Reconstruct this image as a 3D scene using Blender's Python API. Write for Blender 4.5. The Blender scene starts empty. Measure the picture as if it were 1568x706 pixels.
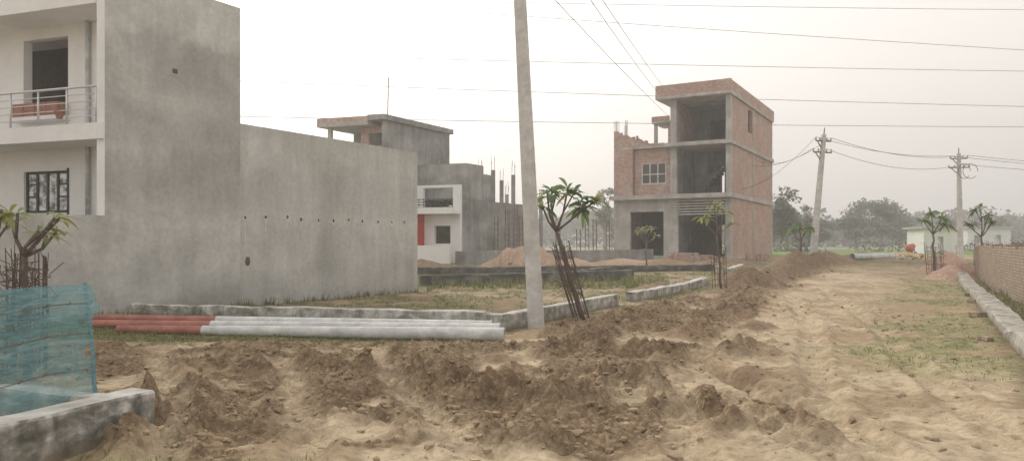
import bpy, bmesh, math, random
import numpy as np
from mathutils import Vector
random.seed(7); rng=np.random.default_rng(11)
scene=bpy.context.scene
V=Vector
# ------------------------------------------------------------ noise
def hsh(xi,yi,seed):
    n=(xi*374761393+yi*668265263+seed*974634777)&0xffffffff
    n=((n^(n>>13))*1274126177)&0xffffffff
    n=((n^(n>>16))*668265263)&0xffffffff
    return (n^(n>>15))/4294967295.0
def vn(x,y,seed=0):
    xf=np.floor(x);yf=np.floor(y);xi=xf.astype(np.int64);yi=yf.astype(np.int64)
    fx=x-xf;fy=y-yf;fx=fx*fx*(3-2*fx);fy=fy*fy*(3-2*fy)
    a=hsh(xi,yi,seed);b=hsh(xi+1,yi,seed);c=hsh(xi,yi+1,seed);d=hsh(xi+1,yi+1,seed)
    return (a*(1-fx)+b*fx)*(1-fy)+(c*(1-fx)+d*fx)*fy
def fbm(x,y,o=4,seed=0):
    s=0;a=.5;t=0
    for i in range(o):
        ca,sa=math.cos(.7*i),math.sin(.7*i)
        s=s+a*vn((x*ca-y*sa)*2**i+17.3*i,(x*sa+y*ca)*2**i-9.1*i,seed+i);t+=a;a*=.5
    return s/t
def sst(e0,e1,x):
    t=np.clip((x-e0)/(e1-e0),0,1);return t*t*(3-2*t)
# ------------------------------------------------------------ materials
def newmat(name):
    m=bpy.data.materials.new(name);m.use_nodes=True;nt=m.node_tree
    return m,nt,nt.nodes['Principled BSDF']
def N(nt,t,**k):
    n=nt.nodes.new(t)
    for a,b in k.items():
        if a in n.inputs: n.inputs[a].default_value=b
        else: setattr(n,a,b)
    return n
def ramp(nt,fac,stops):
    r=nt.nodes.new('ShaderNodeValToRGB');e=r.color_ramp.elements
    e[0].position=stops[0][0];e[0].color=(*stops[0][1],1)
    e[1].position=stops[-1][0];e[1].color=(*stops[-1][1],1)
    for p,c in stops[1:-1]:
        x=e.new(p);x.color=(*c,1)
    nt.links.new(fac,r.inputs[0]);return r.outputs[0]
def mixc(nt,f,a,b,mode='MIX'):
    m=nt.nodes.new('ShaderNodeMix');m.data_type='RGBA';m.blend_type=mode
    for s,v in ((0,f),(6,a),(7,b)):
        if hasattr(v,'is_linked') or hasattr(v,'links'): nt.links.new(v,m.inputs[s])
        else: m.inputs[s].default_value=(v if s==0 else (*v,1))
    return m.outputs[2]
def mth(nt,op,a,b=None,c=None):
    n=nt.nodes.new('ShaderNodeMath');n.operation=op
    for i,v in enumerate((a,b,c)):
        if v is None: continue
        if hasattr(v,'is_linked'): nt.links.new(v,n.inputs[i])
        else: n.inputs[i].default_value=v
    return n.outputs[0]
def pos(nt,scale=(1,1,1)):
    g=N(nt,'ShaderNodeNewGeometry')
    if scale==(1,1,1): return g.outputs['Position']
    mp=N(nt,'ShaderNodeMapping');mp.inputs['Scale'].default_value=scale
    nt.links.new(g.outputs['Position'],mp.inputs[0]);return mp.outputs[0]
def noise(nt,vec,scale,detail=5,rough=.6,dist=0):
    n=N(nt,'ShaderNodeTexNoise',Scale=scale,Detail=detail,Roughness=rough,Distortion=dist)
    nt.links.new(vec,n.inputs['Vector']);return n.outputs['Fac']
def bump(nt,b,h,strength=.3,dist=.02):
    n=N(nt,'ShaderNodeBump',Strength=strength,Distance=dist)
    nt.links.new(h,n.inputs['Height']);nt.links.new(n.outputs[0],b.inputs['Normal'])
def simple(name,c,rough=.8,var=.18,sc=6,metal=0,bs=.2):
    m,nt,b=newmat(name);v=pos(nt)
    f=noise(nt,v,sc,2)
    col=ramp(nt,f,[(.3,tuple(x*(1-var) for x in c)),(.7,tuple(min(1,x*(1+var)) for x in c))])
    nt.links.new(col,b.inputs['Base Color']);b.inputs['Roughness'].default_value=rough
    b.inputs['Metallic'].default_value=metal
    if bs>.3: bump(nt,b,noise(nt,v,sc*6,1),bs,.01)
    return m
def plaster(name,c1,c2,c3,streak=.35,big=.55,lifts=None,dirt=0,grain=.1,sscale=2.2):
    m,nt,b=newmat(name)
    v=pos(nt)
    n1=noise(nt,pos(nt,(1,1,1.5)),big,5,.6,.3);n2=noise(nt,pos(nt,(1,1,.16)),sscale,3,.6,.2);n3=noise(nt,v,9,3,.7)
    col=ramp(nt,n1,[(.34,c1),(.50,c2),(.64,c3)])
    s=ramp(nt,n2,[(.33,(1-streak,)*3),(.60,(1,1,1))])
    col=mixc(nt,1.0,col,s,'MULTIPLY')
    s3=ramp(nt,n3,[(.3,(1-grain*1.2,)*3),(.7,(1+grain*.7,)*3)])
    col=mixc(nt,1.0,col,s3,'MULTIPLY')
    if lifts:
        sp=N(nt,'ShaderNodeSeparateXYZ');nt.links.new(v,sp.inputs[0])
        wob=mth(nt,'MULTIPLY_ADD',n1,1.1,sp.outputs[2])
        mr=N(nt,'ShaderNodeMapRange');nt.links.new(wob,mr.inputs[0])
        mr.inputs[1].default_value=.5;mr.inputs[2].default_value=9
        col2=ramp(nt,mr.outputs[0],[(p/8.5,(f,f,f*.99)) for p,f in lifts])
        col=mixc(nt,1.0,col,col2,'MULTIPLY')
    if dirt:
        sp=N(nt,'ShaderNodeSeparateXYZ');nt.links.new(v,sp.inputs[0])
        a=mth(nt,'MULTIPLY_ADD',n3,-dirt*1.6,sp.outputs[2])
        mr=N(nt,'ShaderNodeMapRange');nt.links.new(a,mr.inputs[0]);mr.inputs[1].default_value=-dirt*.9;mr.inputs[2].default_value=dirt*.3
        col=mixc(nt,mr.outputs[0],(.20,.165,.12),col)
    nt.links.new(col,b.inputs['Base Color']);b.inputs['Roughness'].default_value=.92
    bump(nt,b,n3,.35,.02);return m
def brick(name,c1,c2,mortar,w=.24,h=.085,pale=.3,contrast=(.42,.66)):
    m,nt,b=newmat(name)
    g=N(nt,'ShaderNodeNewGeometry')
    cr=N(nt,'ShaderNodeVectorMath',operation='CROSS_PRODUCT');nt.links.new(g.outputs['True Normal'],cr.inputs[0]);cr.inputs[1].default_value=(0,0,1)
    d=N(nt,'ShaderNodeVectorMath',operation='DOT_PRODUCT');nt.links.new(cr.outputs[0],d.inputs[0]);nt.links.new(g.outputs['Position'],d.inputs[1])
    sp=N(nt,'ShaderNodeSeparateXYZ');nt.links.new(g.outputs['Position'],sp.inputs[0])
    cb=N(nt,'ShaderNodeCombineXYZ');nt.links.new(d.outputs['Value'],cb.inputs[0]);nt.links.new(sp.outputs[2],cb.inputs[1])
    t=N(nt,'ShaderNodeTexBrick',Scale=1.0);nt.links.new(cb.outputs[0],t.inputs['Vector'])
    t.inputs['Brick Width'].default_value=w;t.inputs['Row Height'].default_value=h;t.inputs['Mortar Size'].default_value=.011
    t.inputs['Color1'].default_value=(*c1,1);t.inputs['Color2'].default_value=(*c2,1);t.inputs['Mortar'].default_value=(*mortar,1)
    n=noise(nt,g.outputs['Position'],.9,4,.7);n2=noise(nt,g.outputs['Position'],5,3,.7)
    col=mixc(nt,ramp(nt,n,[(contrast[0],(0,0,0)),(contrast[1],(pale*1.6,)*3)]),t.outputs['Color'],tuple(min(1,x*1.15) for x in mortar))
    col=mixc(nt,1.0,col,ramp(nt,n2,[(.3,(.72,)*3),(.7,(1.15,)*3)]),'MULTIPLY')
    nt.links.new(col,b.inputs['Base Color']);b.inputs['Roughness'].default_value=.95
    bump(nt,b,t.outputs['Fac'],-.5,.01);return m
M={}
M['grey']=plaster('cement_plaster',(.43,.425,.405),(.51,.505,.485),(.61,.605,.58),.14,.5,
   [(0,.82),(.5,.90),(1.5,.97),(2.45,1.0),(2.7,.90),(3.6,.86),(3.9,.94),(4.9,1.0),(5.3,.90),(6.3,.88),(6.5,1.06),(8.5,1.08)])
M['grey2']=plaster('cement_plaster_long',(.47,.465,.44),(.54,.535,.515),(.61,.605,.585),.17,.45,
   [(0,.78),(.35,.92),(1.2,1.0),(2.4,1.05),(2.65,.96),(3.3,.94),(3.6,1.0),(4.4,1.0),(4.9,.84),(8.5,.8)])
M['white']=plaster('white_paint_wall',(.78,.78,.765),(.82,.82,.805),(.85,.85,.835),.05,.6,None,0,.03)
M['kerb']=plaster('whitewash_mossy',(.22,.215,.18),(.42,.41,.37),(.66,.655,.62),.4,3.2,None,.10,.15,6)
M['kerbface']=plaster('mossy_whitewash_face',(.12,.12,.095),(.30,.29,.26),(.60,.59,.56),.45,4.5,None,.14,.2,7)
M['kerbgrey']=plaster('dusty_kerb',(.26,.24,.20),(.40,.38,.33),(.56,.54,.50),.25,3.5,None,.12,.15,6)
M['ktop']=plaster('kerb_cement_top',(.38,.36,.32),(.50,.485,.45),(.62,.61,.58),.1,2.6)
M['moss_and_hole_shade']=plaster('mossy_brick_and_hole_shade',(.08,.08,.07),(.13,.128,.11),(.23,.225,.20),.4,2.0)
M['conc']=plaster('raw_concrete',(.40,.385,.36),(.48,.465,.44),(.57,.56,.53),.2,.9)
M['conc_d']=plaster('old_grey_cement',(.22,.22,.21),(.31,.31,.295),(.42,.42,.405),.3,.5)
M['pole']=plaster('pole_concrete',(.50,.49,.465),(.58,.57,.545),(.66,.65,.62),.12,2.5)
M['brick']=brick('red_brick',(.40,.20,.15),(.50,.28,.215),(.50,.44,.39),pale=.34)
M['brick_old']=brick('old_brown_brick',(.30,.22,.16),(.42,.33,.24),(.16,.135,.11),pale=.12)
M['dark']=simple('interior_dark',(.10,.09,.085))  # dark base colour imitates the shade inside rooms and openings
M['frame']=simple('dark_window_frame',(.035,.03,.028),.5)
M['wframe']=simple('white_window_frame',(.6,.6,.58),.5)
M['steel']=simple('stainless_steel',(.6,.6,.6),.35,.05,3,.5,.02)
M['rust']=simple('rusty_steel',(.18,.11,.08),.8)
M['redox']=simple('red_oxide_paint',(.33,.13,.10),.6,.25,4,0,.05)
M['galv']=plaster('galvanised_paint',(.48,.49,.48),(.60,.61,.60),(.70,.71,.70),.12,3)
M['terra']=simple('terracotta',(.33,.16,.11))
M['bark']=simple('bark',(.15,.12,.10),.9,.3,20,0,.6)
M['bark_d']=simple('dry_sticks',(.12,.09,.07),.9,.3,20)
M['wire']=simple('cable_black',(.10,.10,.10),.6)
M['wire_far']=simple('cable_aluminium',(.26,.26,.26),.6)
M['red']=simple('red_paint',(.5,.06,.04),.5)
M['orange']=simple('faded_orange_paint',(.5,.16,.09),.7)
M['yellow']=simple('yellow_plastic',(.65,.5,.08),.6)
M['porcelain']=simple('insulator_porcelain',(.5,.48,.45),.3)
def leafmat(name,c,c2,trans=.25,rough=.5):
    m,nt,b=newmat(name)
    g=N(nt,'ShaderNodeNewGeometry')
    col=mixc(nt,g.outputs['Random Per Island'],c,c2)
    nt.links.new(col,b.inputs['Base Color']);b.inputs['Roughness'].default_value=rough
    tr=N(nt,'ShaderNodeBsdfTranslucent');nt.links.new(col,tr.inputs[0])
    mx=N(nt,'ShaderNodeMixShader');mx.inputs[0].default_value=trans
    nt.links.new(b.outputs[0],mx.inputs[1]);nt.links.new(tr.outputs[0],mx.inputs[2])
    nt.links.new(mx.outputs[0],nt.nodes['Material Output'].inputs[0]);return m
M['leaf']=leafmat('frangipani_leaf',(.09,.17,.06),(.20,.28,.10),.45)
M['leaf_y']=leafmat('yellowing_leaf',(.20,.27,.09),(.38,.36,.13),.45)
M['fol']=leafmat('tree_foliage',(.13,.15,.11),(.21,.23,.17),.15,.9)  # leaf colours lightened to paint in distance haze
M['fol_far']=leafmat('hazy_tree_foliage',(.22,.23,.195),(.33,.335,.29),.15,1)  # pale grey base colours carry painted distance haze, far bark too
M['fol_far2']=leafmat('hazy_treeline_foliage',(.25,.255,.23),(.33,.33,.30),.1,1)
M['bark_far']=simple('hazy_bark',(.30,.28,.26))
M['grass']=leafmat('grass_blades',(.13,.17,.06),(.30,.28,.13),.3,.8)
# glass
m,nt,b=newmat('window_glass');b.inputs['Roughness'].default_value=.08;b.inputs['Metallic'].default_value=.2
f=noise(nt,pos(nt),5,4,.7);nt.links.new(ramp(nt,f,[(.4,(.10,.11,.11)),(.6,(.7,.7,.69))]),b.inputs['Base Color']);M['glass']=m
# blue net
m,nt,b=newmat('blue_shade_net');v=pos(nt)
n1=noise(nt,pos(nt,(1,1,5)),3,6,.7,1.2)
nt.links.new(ramp(nt,n1,[(.3,(.07,.22,.25)),(.55,(.15,.34,.38)),(.72,(.38,.54,.56))]),b.inputs['Base Color']);b.inputs['Roughness'].default_value=.7
tr=N(nt,'ShaderNodeBsdfTransparent');tl=N(nt,'ShaderNodeBsdfTranslucent');tl.inputs[0].default_value=(.15,.35,.39,1)
mx0=N(nt,'ShaderNodeMixShader');mx0.inputs[0].default_value=.35;nt.links.new(b.outputs[0],mx0.inputs[1]);nt.links.new(tl.outputs[0],mx0.inputs[2])
mx=N(nt,'ShaderNodeMixShader');nt.links.new(ramp(nt,n1,[(.35,(.42,)*3),(.65,(.75,)*3)]),mx.inputs[0])
nt.links.new(tr.outputs[0],mx.inputs[1]);nt.links.new(mx0.outputs[0],mx.inputs[2]);nt.links.new(mx.outputs[0],nt.nodes['Material Output'].inputs[0]);M['net']=m
# ------------------------------------------------------------ mesh builder
class MB:
    def __init__(s): s.v=[];s.f=[];s.m=[];s.mats=[]
    def mi(s,k):
        if k not in s.mats: s.mats.append(k)
        return s.mats.index(k)
    def face(s,pts,k):
        n=len(s.v);s.v+= [tuple(p) for p in pts];s.f.append(tuple(range(n,n+len(pts))));s.m.append(s.mi(k))
    def hexa(s,P,k):
        n=len(s.v);s.v+=[tuple(p) for p in P];i=s.mi(k)
        for f in ((0,3,2,1),(4,5,6,7),(0,1,5,4),(1,2,6,5),(2,3,7,6),(3,0,4,7)):
            s.f.append(tuple(n+j for j in f));s.m.append(i)
    def tube(s,pts,rad,k,seg=6,cap=True):
        pts=[V(p) for p in pts]
        if not hasattr(rad,'__len__'): rad=[rad]*len(pts)
        n0=len(s.v);i=s.mi(k);up=None
        for j,p in enumerate(pts):
            d=(pts[min(j+1,len(pts)-1)]-pts[max(j-1,0)]).normalized()
            if up is None: up=V((0,0,1)) if abs(d.z)<.9 else V((1,0,0))
            x=d.cross(up).normalized();y=x.cross(d).normalized();up=y
            for q in range(seg):
                an=2*math.pi*q/seg
                s.v.append(tuple(p+(x*math.cos(an)+y*math.sin(an))*rad[j]))
        for j in range(len(pts)-1):
            for q in range(seg):
                a=n0+j*seg+q;b=n0+j*seg+(q+1)%seg
                s.f.append((a,b,b+seg,a+seg));s.m.append(i)
        if cap:
            s.f.append(tuple(n0+q for q in reversed(range(seg))));s.m.append(i)
            s.f.append(tuple(n0+(len(pts)-1)*seg+q for q in range(seg)));s.m.append(i)
    def build(s,name,parent=None,smooth=False,recalc=True,bevel=0):
        me=bpy.data.meshes.new(name);me.from_pydata(s.v,[],s.f)
        for k in s.mats: me.materials.append(M[k])
        me.polygons.foreach_set('material_index',s.m)
        if smooth: me.polygons.foreach_set('use_smooth',[True]*len(s.f))
        if recalc:
            bm=bmesh.new();bm.from_mesh(me);bmesh.ops.recalc_face_normals(bm,faces=bm.faces);bm.to_mesh(me);bm.free()
        me.update();o=bpy.data.objects.new(name,me);scene.collection.objects.link(o)
        if parent: o.parent=parent
        if bevel:
            md=o.modifiers.new('b','BEVEL');md.width=bevel;md.segments=2
        return o
def root(name):
    o=bpy.data.objects.new(name,None);scene.collection.objects.link(o);o.empty_display_size=.5;return o
class Fr:
    def __init__(s,O,d1,d2): s.O=V((*O,0));s.a=V((*d1,0)).normalized();s.b=V((*d2,0)).normalized()
    def p(s,t,u,z): return s.O+s.a*t+s.b*u+V((0,0,z))
    def box(s,mb,t0,t1,u0,u1,z0,z1,k):
        mb.hexa([s.p(t0,u0,z0),s.p(t1,u0,z0),s.p(t1,u1,z0),s.p(t0,u1,z0),s.p(t0,u0,z1),s.p(t1,u0,z1),s.p(t1,u1,z1),s.p(t0,u1,z1)],k)
    def wall(s,mb,axis,r0,r1,th0,th1,z0,z1,ops,k):
        cuts=sorted({r0,r1,*[o[0] for o in ops],*[o[1] for o in ops]})
        for c0,c1 in zip(cuts,cuts[1:]):
            mid=(c0+c1)/2;hs=sorted([(o[2],o[3]) for o in ops if o[0]<=mid<=o[1]])
            z=z0
            for a,b in hs+[(z1,z1)]:
                if a-z>1e-4:
                    if axis=='t': s.box(mb,c0,c1,th0,th1,z,a,k)
                    else: s.box(mb,th0,th1,c0,c1,z,a,k)
                z=max(z,b)
# ------------------------------------------------------------ terrain
def pq(x,y): return x*.866-y*.5, x*.5+y*.866
def seg_d(x,y,pl):
    best=np.full_like(x,1e9)
    for (x0,y0),(x1,y1) in zip(pl,pl[1:]):
        dx,dy=x1-x0,y1-y0;t=np.clip(((x-x0)*dx+(y-y0)*dy)/(dx*dx+dy*dy),0,1)
        best=np.minimum(best,np.hypot(x-x0-t*dx,y-y0-t*dy))
    return best
RIDGES=[([(-2.2,9.6),(-1.2,8.9),(-.5,8.1),(.5,7.4),(1.3,7.9)],.16,.38),
 ([(1.3,8.5),(1.8,7.4),(2.3,6.7),(2.4,6.2)],.18,.30),
 ([(.6,11.2),(2.0,10.7),(3.4,10.9),(3.9,11.8)],.13,.38),
 ([(1.0,13.4),(2.2,14.8),(3.2,16.6),(4.3,19.2)],.12,.45),
 ([(-2.75,6.2),(-3.0,7.0),(-3.5,7.9)],.24,.34),
 ([(1.4,12.5),(3.2,14.2),(4.4,16.5)],.10,.4),
 ([(-4.2,9.2),(-2.8,9.9),(-1.2,10.6),(.1,11.2)],.08,.3),
 ([(-1.6,7.0),(-.6,6.4),(.4,6.0)],.07,.25),
 ([(-2.6,8.6),(-1.9,7.6),(-1.7,6.4)],.06,.2),
 ([(5.2,17.5),(6.6,21),(7.6,24)],.13,.5)]
MOUNDS=[(8.6,27.5,1.5,1.2,.75,0),(9.8,29,1.2,1.2,.55,0),(14.0,37,1.6,1.3,.95,0),(15.6,38.5,1.6,1.2,.8,0),(17.2,41,2.0,1.4,.75,0),
 (19.3,33.2,1.2,1.6,1.05,2),(18.4,31.5,.9,1.1,.55,2),(17.3,30.2,.8,.8,.3,2),(1.0,36.5,1.9,1.6,1.35,1),(-.5,37.2,1.5,1.4,.65,1),(3.2,38,1.5,1.3,.5,1),
 (-4.6,38,1.6,1.5,.45,0),(6,41,2.2,1.4,.35,1),(8.3,40,1.8,1.3,.35,0),(11.5,41,1.8,1.2,.4,0),(22,47,2,1.5,.5,0),(26,50,3,1.6,.45,1),(5.0,25.2,1.2,.9,.35,0),(12.2,33,1.0,1.2,.5,0),
 (-.2,10.1,.4,.3,.14,0),(3.0,13.0,.5,.35,.18,0),(4.6,14.2,.5,.4,.18,0),(2.9,9.2,.4,.3,.12,0),(1.2,12.2,.5,.35,.18,0),(5.6,18.4,.7,.5,.25,0),(-1.5,8.1,.3,.25,.1,0),(4.9,16.3,.5,.4,.2,0)]
TRACKS=[[(-3.2,10.5),(-2.6,8.8),(-1.9,7.0),(-1.5,5.2),(-1.4,3)],[(-1.9,10.9),(-1.4,8.6),(-.6,6.6),(.1,4.8),(.3,3)],
 [(-7,11.2),(-4.5,10.6),(-2,10.0),(.5,8.9),(2.0,7.2),(2.6,5),(2.7,3)],[(2.6,4),(3.0,7),(4.0,10),(5.6,14),(7.2,19),(9.5,26)],[(4.1,4),(4.3,7),(5.3,10),(6.9,14),(8.5,19),(10.8,26)],
 [(1.2,5),(1.9,8.8),(3.3,12.0),(5.0,16)],[(-5.4,11.4),(-4.2,9),(-3,6.8),(-2.4,5)],[(-6,12),(-3,11.3),(.2,10.5),(2.2,9.4),(3.0,8)]]
def masks(x,y):
    p,q=pq(x,y)
    wob=(fbm(x*.6,y*.6,3,50)-.5)*1.6
    tc=np.interp(q,[0,6,22,40],[-.5,-.8,-3.6,-4.2]);tw=np.interp(q,[0,8,22,40],[1.5,1.4,.9,.8])
    road=sst(-7.0,-6.6,p)*(1-sst(.5,.9,p))
    left=1-sst(-.45,.45,(p-(tc-tw))+wob)
    streetm=np.where(p<-6.6,(1-sst(11.8,12.6,y)),0)
    inroad=np.clip(road+streetm,0,1)*(1-sst(40,48,q))
    near=fbm(x*.8+3,y*1.15,4,60)
    patch=sst(.42,.58,near+.34*(fbm(x*3.2,y*3.2,3,61)-.5)+np.interp(y,[0,4,7,9,13,20],[-.07,-.05,-.01,.02,.08,.11]))
    rough=inroad*left*patch
    rr=inroad*(1-left)
    return p,q,inroad,left,rough,rr,tc,tw
def hterr(x,y,full=False):
    x=np.asarray(x,float);y=np.asarray(y,float)
    g=np.interp(y,[-4000,25,45,60,4000],[0,0,.6,.75,.75])
    p,q,inroad,left,rough,rr,tc,tw=masks(x,y)
    f1=fbm(x*1.3,y*1.3,4,1);f2=fbm(x*4.5,y*4.5,4,2);f3=fbm(x*15,y*15,3,3)
    r3=1-np.abs(2*fbm(x*7,y*7,3,8)-1)
    tks=[];flat=np.zeros_like(x)
    for i,pl in enumerate(TRACKS):
        d=seg_d(x+(f1-.5)*.25,y+(f1-.5)*.25,pl);k=np.exp(-(d/.17)**4);tks.append((d,k));flat=np.maximum(flat,k*(.45+.8*f1))
    flat=np.clip(flat,0,1)*inroad
    rough=rough*(1-.75*flat)
    h=g+(f1-.5)*.05*(y<60)
    h=h+rough*((f1-.42)*.12+(f2-.5)*.11+(r3-.75)*.07+(f3-.5)*.07)
    h=h+inroad*((f3-.5)*.024+(f2-.5)*.035)+rr*(f2-.5)*.03
    rid=np.zeros_like(h)
    for pl,hh,w in RIDGES:
        d=seg_d(x+(f2-.5)*.6,y+(f1-.5)*1.1,pl)
        rid=np.maximum(rid,hh*np.exp(-(d/w)**2)*(.3+1.2*sst(.25,.75,f2)))
    rid=rid*inroad*(1-.5*flat)
    h=h+rid+np.clip(rid*6,0,1)*((f3-.5)*.06+(r3-.75)*.05)
    d=seg_d(x+(f2-.5)*.3,y,[(2.6,9.6),(2.75,8.0),(2.9,7.0)]);h=h-.17*np.exp(-(d/.16)**2)
    tr=flat
    for d,k in tks:
        h=h-k*(.045)*inroad+k*inroad*.02*np.sin(q*34+ (d*22))
        h=h+.03*np.exp(-((d-.26)/.07)**2)*inroad
    mc=np.zeros(h.shape+(3,))
    for mx_,my,rx,ry,hh,c in MOUNDS:
        dd=np.sqrt(((x-mx_)/rx)**2+((y-my)/ry)**2)+(f2-.5)*.35+(f1-.5)*.25
        k=np.clip(1-dd,0,1.2);bb=hh*(k**.9)
        h=h+np.where(k>0,bb+(f2-.5)*.22*np.clip(k*4,0,1)*(1 if c!=2 else .3)*min(1,hh*2),0);mc[...,c]=np.maximum(mc[...,c],np.clip(k*6,0,1))
    if not full: return h
    n1=fbm(x*.9,y*.9,4,20);n2=fbm(x*5,y*5,4,21);n4=fbm(x*2.2+7,y*2.2,4,25)
    def C(a): return np.array(a)
    def mx(a,b,t): return a*(1-t[...,None])+b*t[...,None]
    pale=C((.49,.405,.285));mid=C((.345,.265,.175));dk=C((.255,.185,.118));gr=C((.13,.165,.06));dry=C((.31,.285,.16))
    col=mx(np.broadcast_to(mid,h.shape+(3,)),pale,sst(.44,.64,n1*.6+n4*.4+.3*(n2-.5)))
    col=mx(col,pale*.95,rr*.6*sst(.25,.6,n1+.3*(n2-.5)))
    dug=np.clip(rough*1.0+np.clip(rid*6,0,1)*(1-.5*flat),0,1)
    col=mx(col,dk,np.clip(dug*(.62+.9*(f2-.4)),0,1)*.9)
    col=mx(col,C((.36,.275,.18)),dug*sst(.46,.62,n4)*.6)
    col=mx(col,pale,np.clip(tr,0,1)*inroad*.6)
    gm=np.zeros_like(h);off=(1-inroad)*(1-sst(44,50,y))
    gm=np.maximum(gm,off*sst(.36,.52,fbm(x*1.1,y*1.1,4,30))*.85)
    strip=np.where(x<-.3,np.exp(-((y-(11.95-.09*x))/.4)**2),0)*sst(.35,.5,n1)
    strip=np.maximum(strip,np.where(x<-.4,sst(12.2,12.8,y)*(1-sst(15.5,16.5,y)),0)*.85)
    gm=np.maximum(gm,strip)
    gm=np.maximum(gm,sst(-1.9,-.7,p+(n1-.5)*2.5)*sst(9.5,12,q)*sst(.37,.49,n1+.3*(n2-.5))*(1-sst(34,40,q))*.95)
    gm=np.maximum(gm,np.exp(-(((x+2.6)/1.0)**2+((y-4.9)/.8)**2))*sst(.4,.6,n2))
    gm=gm*(1-dug)
    field=sst(52,60,y)
    gcol=mx(np.broadcast_to(gr,h.shape+(3,)),dry,sst(.36,.60,n2*.6+n1*.4))
    gcol=np.where((off>.5)[...,None],gcol*.65+C((.22,.19,.12))*.35,gcol)
    col=col*(1-.22*off[...,None])
    col=mx(col,gcol*(1-.12*off[...,None]),gm*.95*sst(.2,.40,n2))
    col=mx(col,np.broadcast_to(C((.21,.29,.11)),col.shape),field*sst(10,16,x)*.95)
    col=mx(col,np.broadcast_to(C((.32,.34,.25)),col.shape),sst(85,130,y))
    col=mx(col,np.broadcast_to(C((.27,.195,.13)),col.shape),mc[...,0]*.9)
    col=mx(col,np.broadcast_to(C((.44,.32,.24)),col.shape),mc[...,1]*.9)
    col=mx(col,np.broadcast_to(C((.50,.34,.27)),col.shape),mc[...,2]*.95)
    col=col*(.82+.36*n2[...,None])
    return h,col,dug,gm,inroad
def axis_y():
    ys=[-2000,-400,-100,-30,-10,-3,0,1.5,2.6,3.2];y=3.6
    while y<60: ys.append(y);y+=max(.024,.0065*(y-1))
    while y<3500: ys.append(y);y*=1.08
    return np.array(ys)
def axis_x():
    xs=list(np.arange(-7.5,6.5,.032));x=6.5
    while x<34: xs.append(x);x+=.038+.012*(x-6.5)
    while x<3500: xs.append(x);x*=1.12
    l=[];x=7.53;st=.04
    while x<3500: l.append(-x);st*=1.06;x+=st
    return np.array(l[::-1]+xs)
X,Y=np.meshgrid(axis_x(),axis_y())
H,COL,DUG,GM,INR=hterr(X,Y,True)
ny,nx=X.shape
co=np.stack([X,Y,H],-1).reshape(-1,3)
idx=np.arange(nx*ny).reshape(ny,nx)
F=np.stack([idx[:-1,:-1],idx[:-1,1:],idx[1:,1:],idx[1:,:-1]],-1).reshape(-1,4)
def npmesh(name,co,F,mats,smooth=True,attr=None,parent=None,dug=None):
    me=bpy.data.meshes.new(name);n=F.shape[1]
    me.vertices.add(len(co));me.vertices.foreach_set('co',co.astype(np.float32).ravel())
    me.loops.add(F.size);me.loops.foreach_set('vertex_index',F.astype(np.int32).ravel())
    me.polygons.add(len(F));me.polygons.foreach_set('loop_start',np.arange(0,F.size,n,dtype=np.int32))
    me.polygons.foreach_set('use_smooth',np.full(len(F),smooth))
    me.update(calc_edges=True)
    if attr is not None:
        at=me.color_attributes.new('Col','FLOAT_COLOR','POINT')
        at.data.foreach_set('color',np.concatenate([attr,np.ones((len(attr),1))],1).astype(np.float32).ravel())
    if dug is not None:
        at=me.attributes.new('dug','FLOAT','POINT');at.data.foreach_set('value',dug.astype(np.float32).ravel())
    for k in mats: me.materials.append(M[k])
    o=bpy.data.objects.new(name,me);scene.collection.objects.link(o)
    if parent:o.parent=parent
    return o
def soilmat(name):
    m,nt,b=newmat(name);a=N(nt,'ShaderNodeAttribute');a.attribute_name='Col';v=pos(nt)
    dg=N(nt,'ShaderNodeAttribute');dg.attribute_name='dug'
    n1=noise(nt,v,8,5,.78)
    vo=N(nt,'ShaderNodeTexVoronoi',Scale=15.0,Randomness=1.0);vo.feature='F1'
    wv=N(nt,'ShaderNodeVectorMath',operation='MULTIPLY_ADD')
    cb=N(nt,'ShaderNodeCombineXYZ');nt.links.new(n1,cb.inputs[0]);nt.links.new(n1,cb.inputs[1]);nt.links.new(n1,cb.inputs[2])
    nt.links.new(cb.outputs[0],wv.inputs[0]);wv.inputs[1].default_value=(.25,-.25,.2);nt.links.new(v,wv.inputs[2]);nt.links.new(wv.outputs[0],vo.inputs['Vector'])
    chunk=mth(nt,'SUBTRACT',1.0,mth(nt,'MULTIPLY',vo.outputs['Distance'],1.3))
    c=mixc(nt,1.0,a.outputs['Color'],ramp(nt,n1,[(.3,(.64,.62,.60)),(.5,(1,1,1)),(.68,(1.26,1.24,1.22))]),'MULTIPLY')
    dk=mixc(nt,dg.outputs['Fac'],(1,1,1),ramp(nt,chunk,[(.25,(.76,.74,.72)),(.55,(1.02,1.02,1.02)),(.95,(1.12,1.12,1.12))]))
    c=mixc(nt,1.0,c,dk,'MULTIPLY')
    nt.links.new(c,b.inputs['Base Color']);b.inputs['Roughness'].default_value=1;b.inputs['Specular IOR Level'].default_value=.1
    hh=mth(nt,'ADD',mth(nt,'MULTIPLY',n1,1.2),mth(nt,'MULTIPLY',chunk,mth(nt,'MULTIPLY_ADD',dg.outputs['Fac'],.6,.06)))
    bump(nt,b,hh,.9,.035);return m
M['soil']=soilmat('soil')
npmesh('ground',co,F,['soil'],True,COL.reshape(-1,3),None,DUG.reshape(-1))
m,nt,b=newmat('soil_lump');a=N(nt,'ShaderNodeAttribute');a.attribute_name='Col';nt.links.new(a.outputs['Color'],b.inputs['Base Color']);b.inputs['Roughness'].default_value=1;b.inputs['Specular IOR Level'].default_value=.1;M['lump']=m
def gz(x,y): return float(hterr(np.array([x]),np.array([y]))[0])
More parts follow.
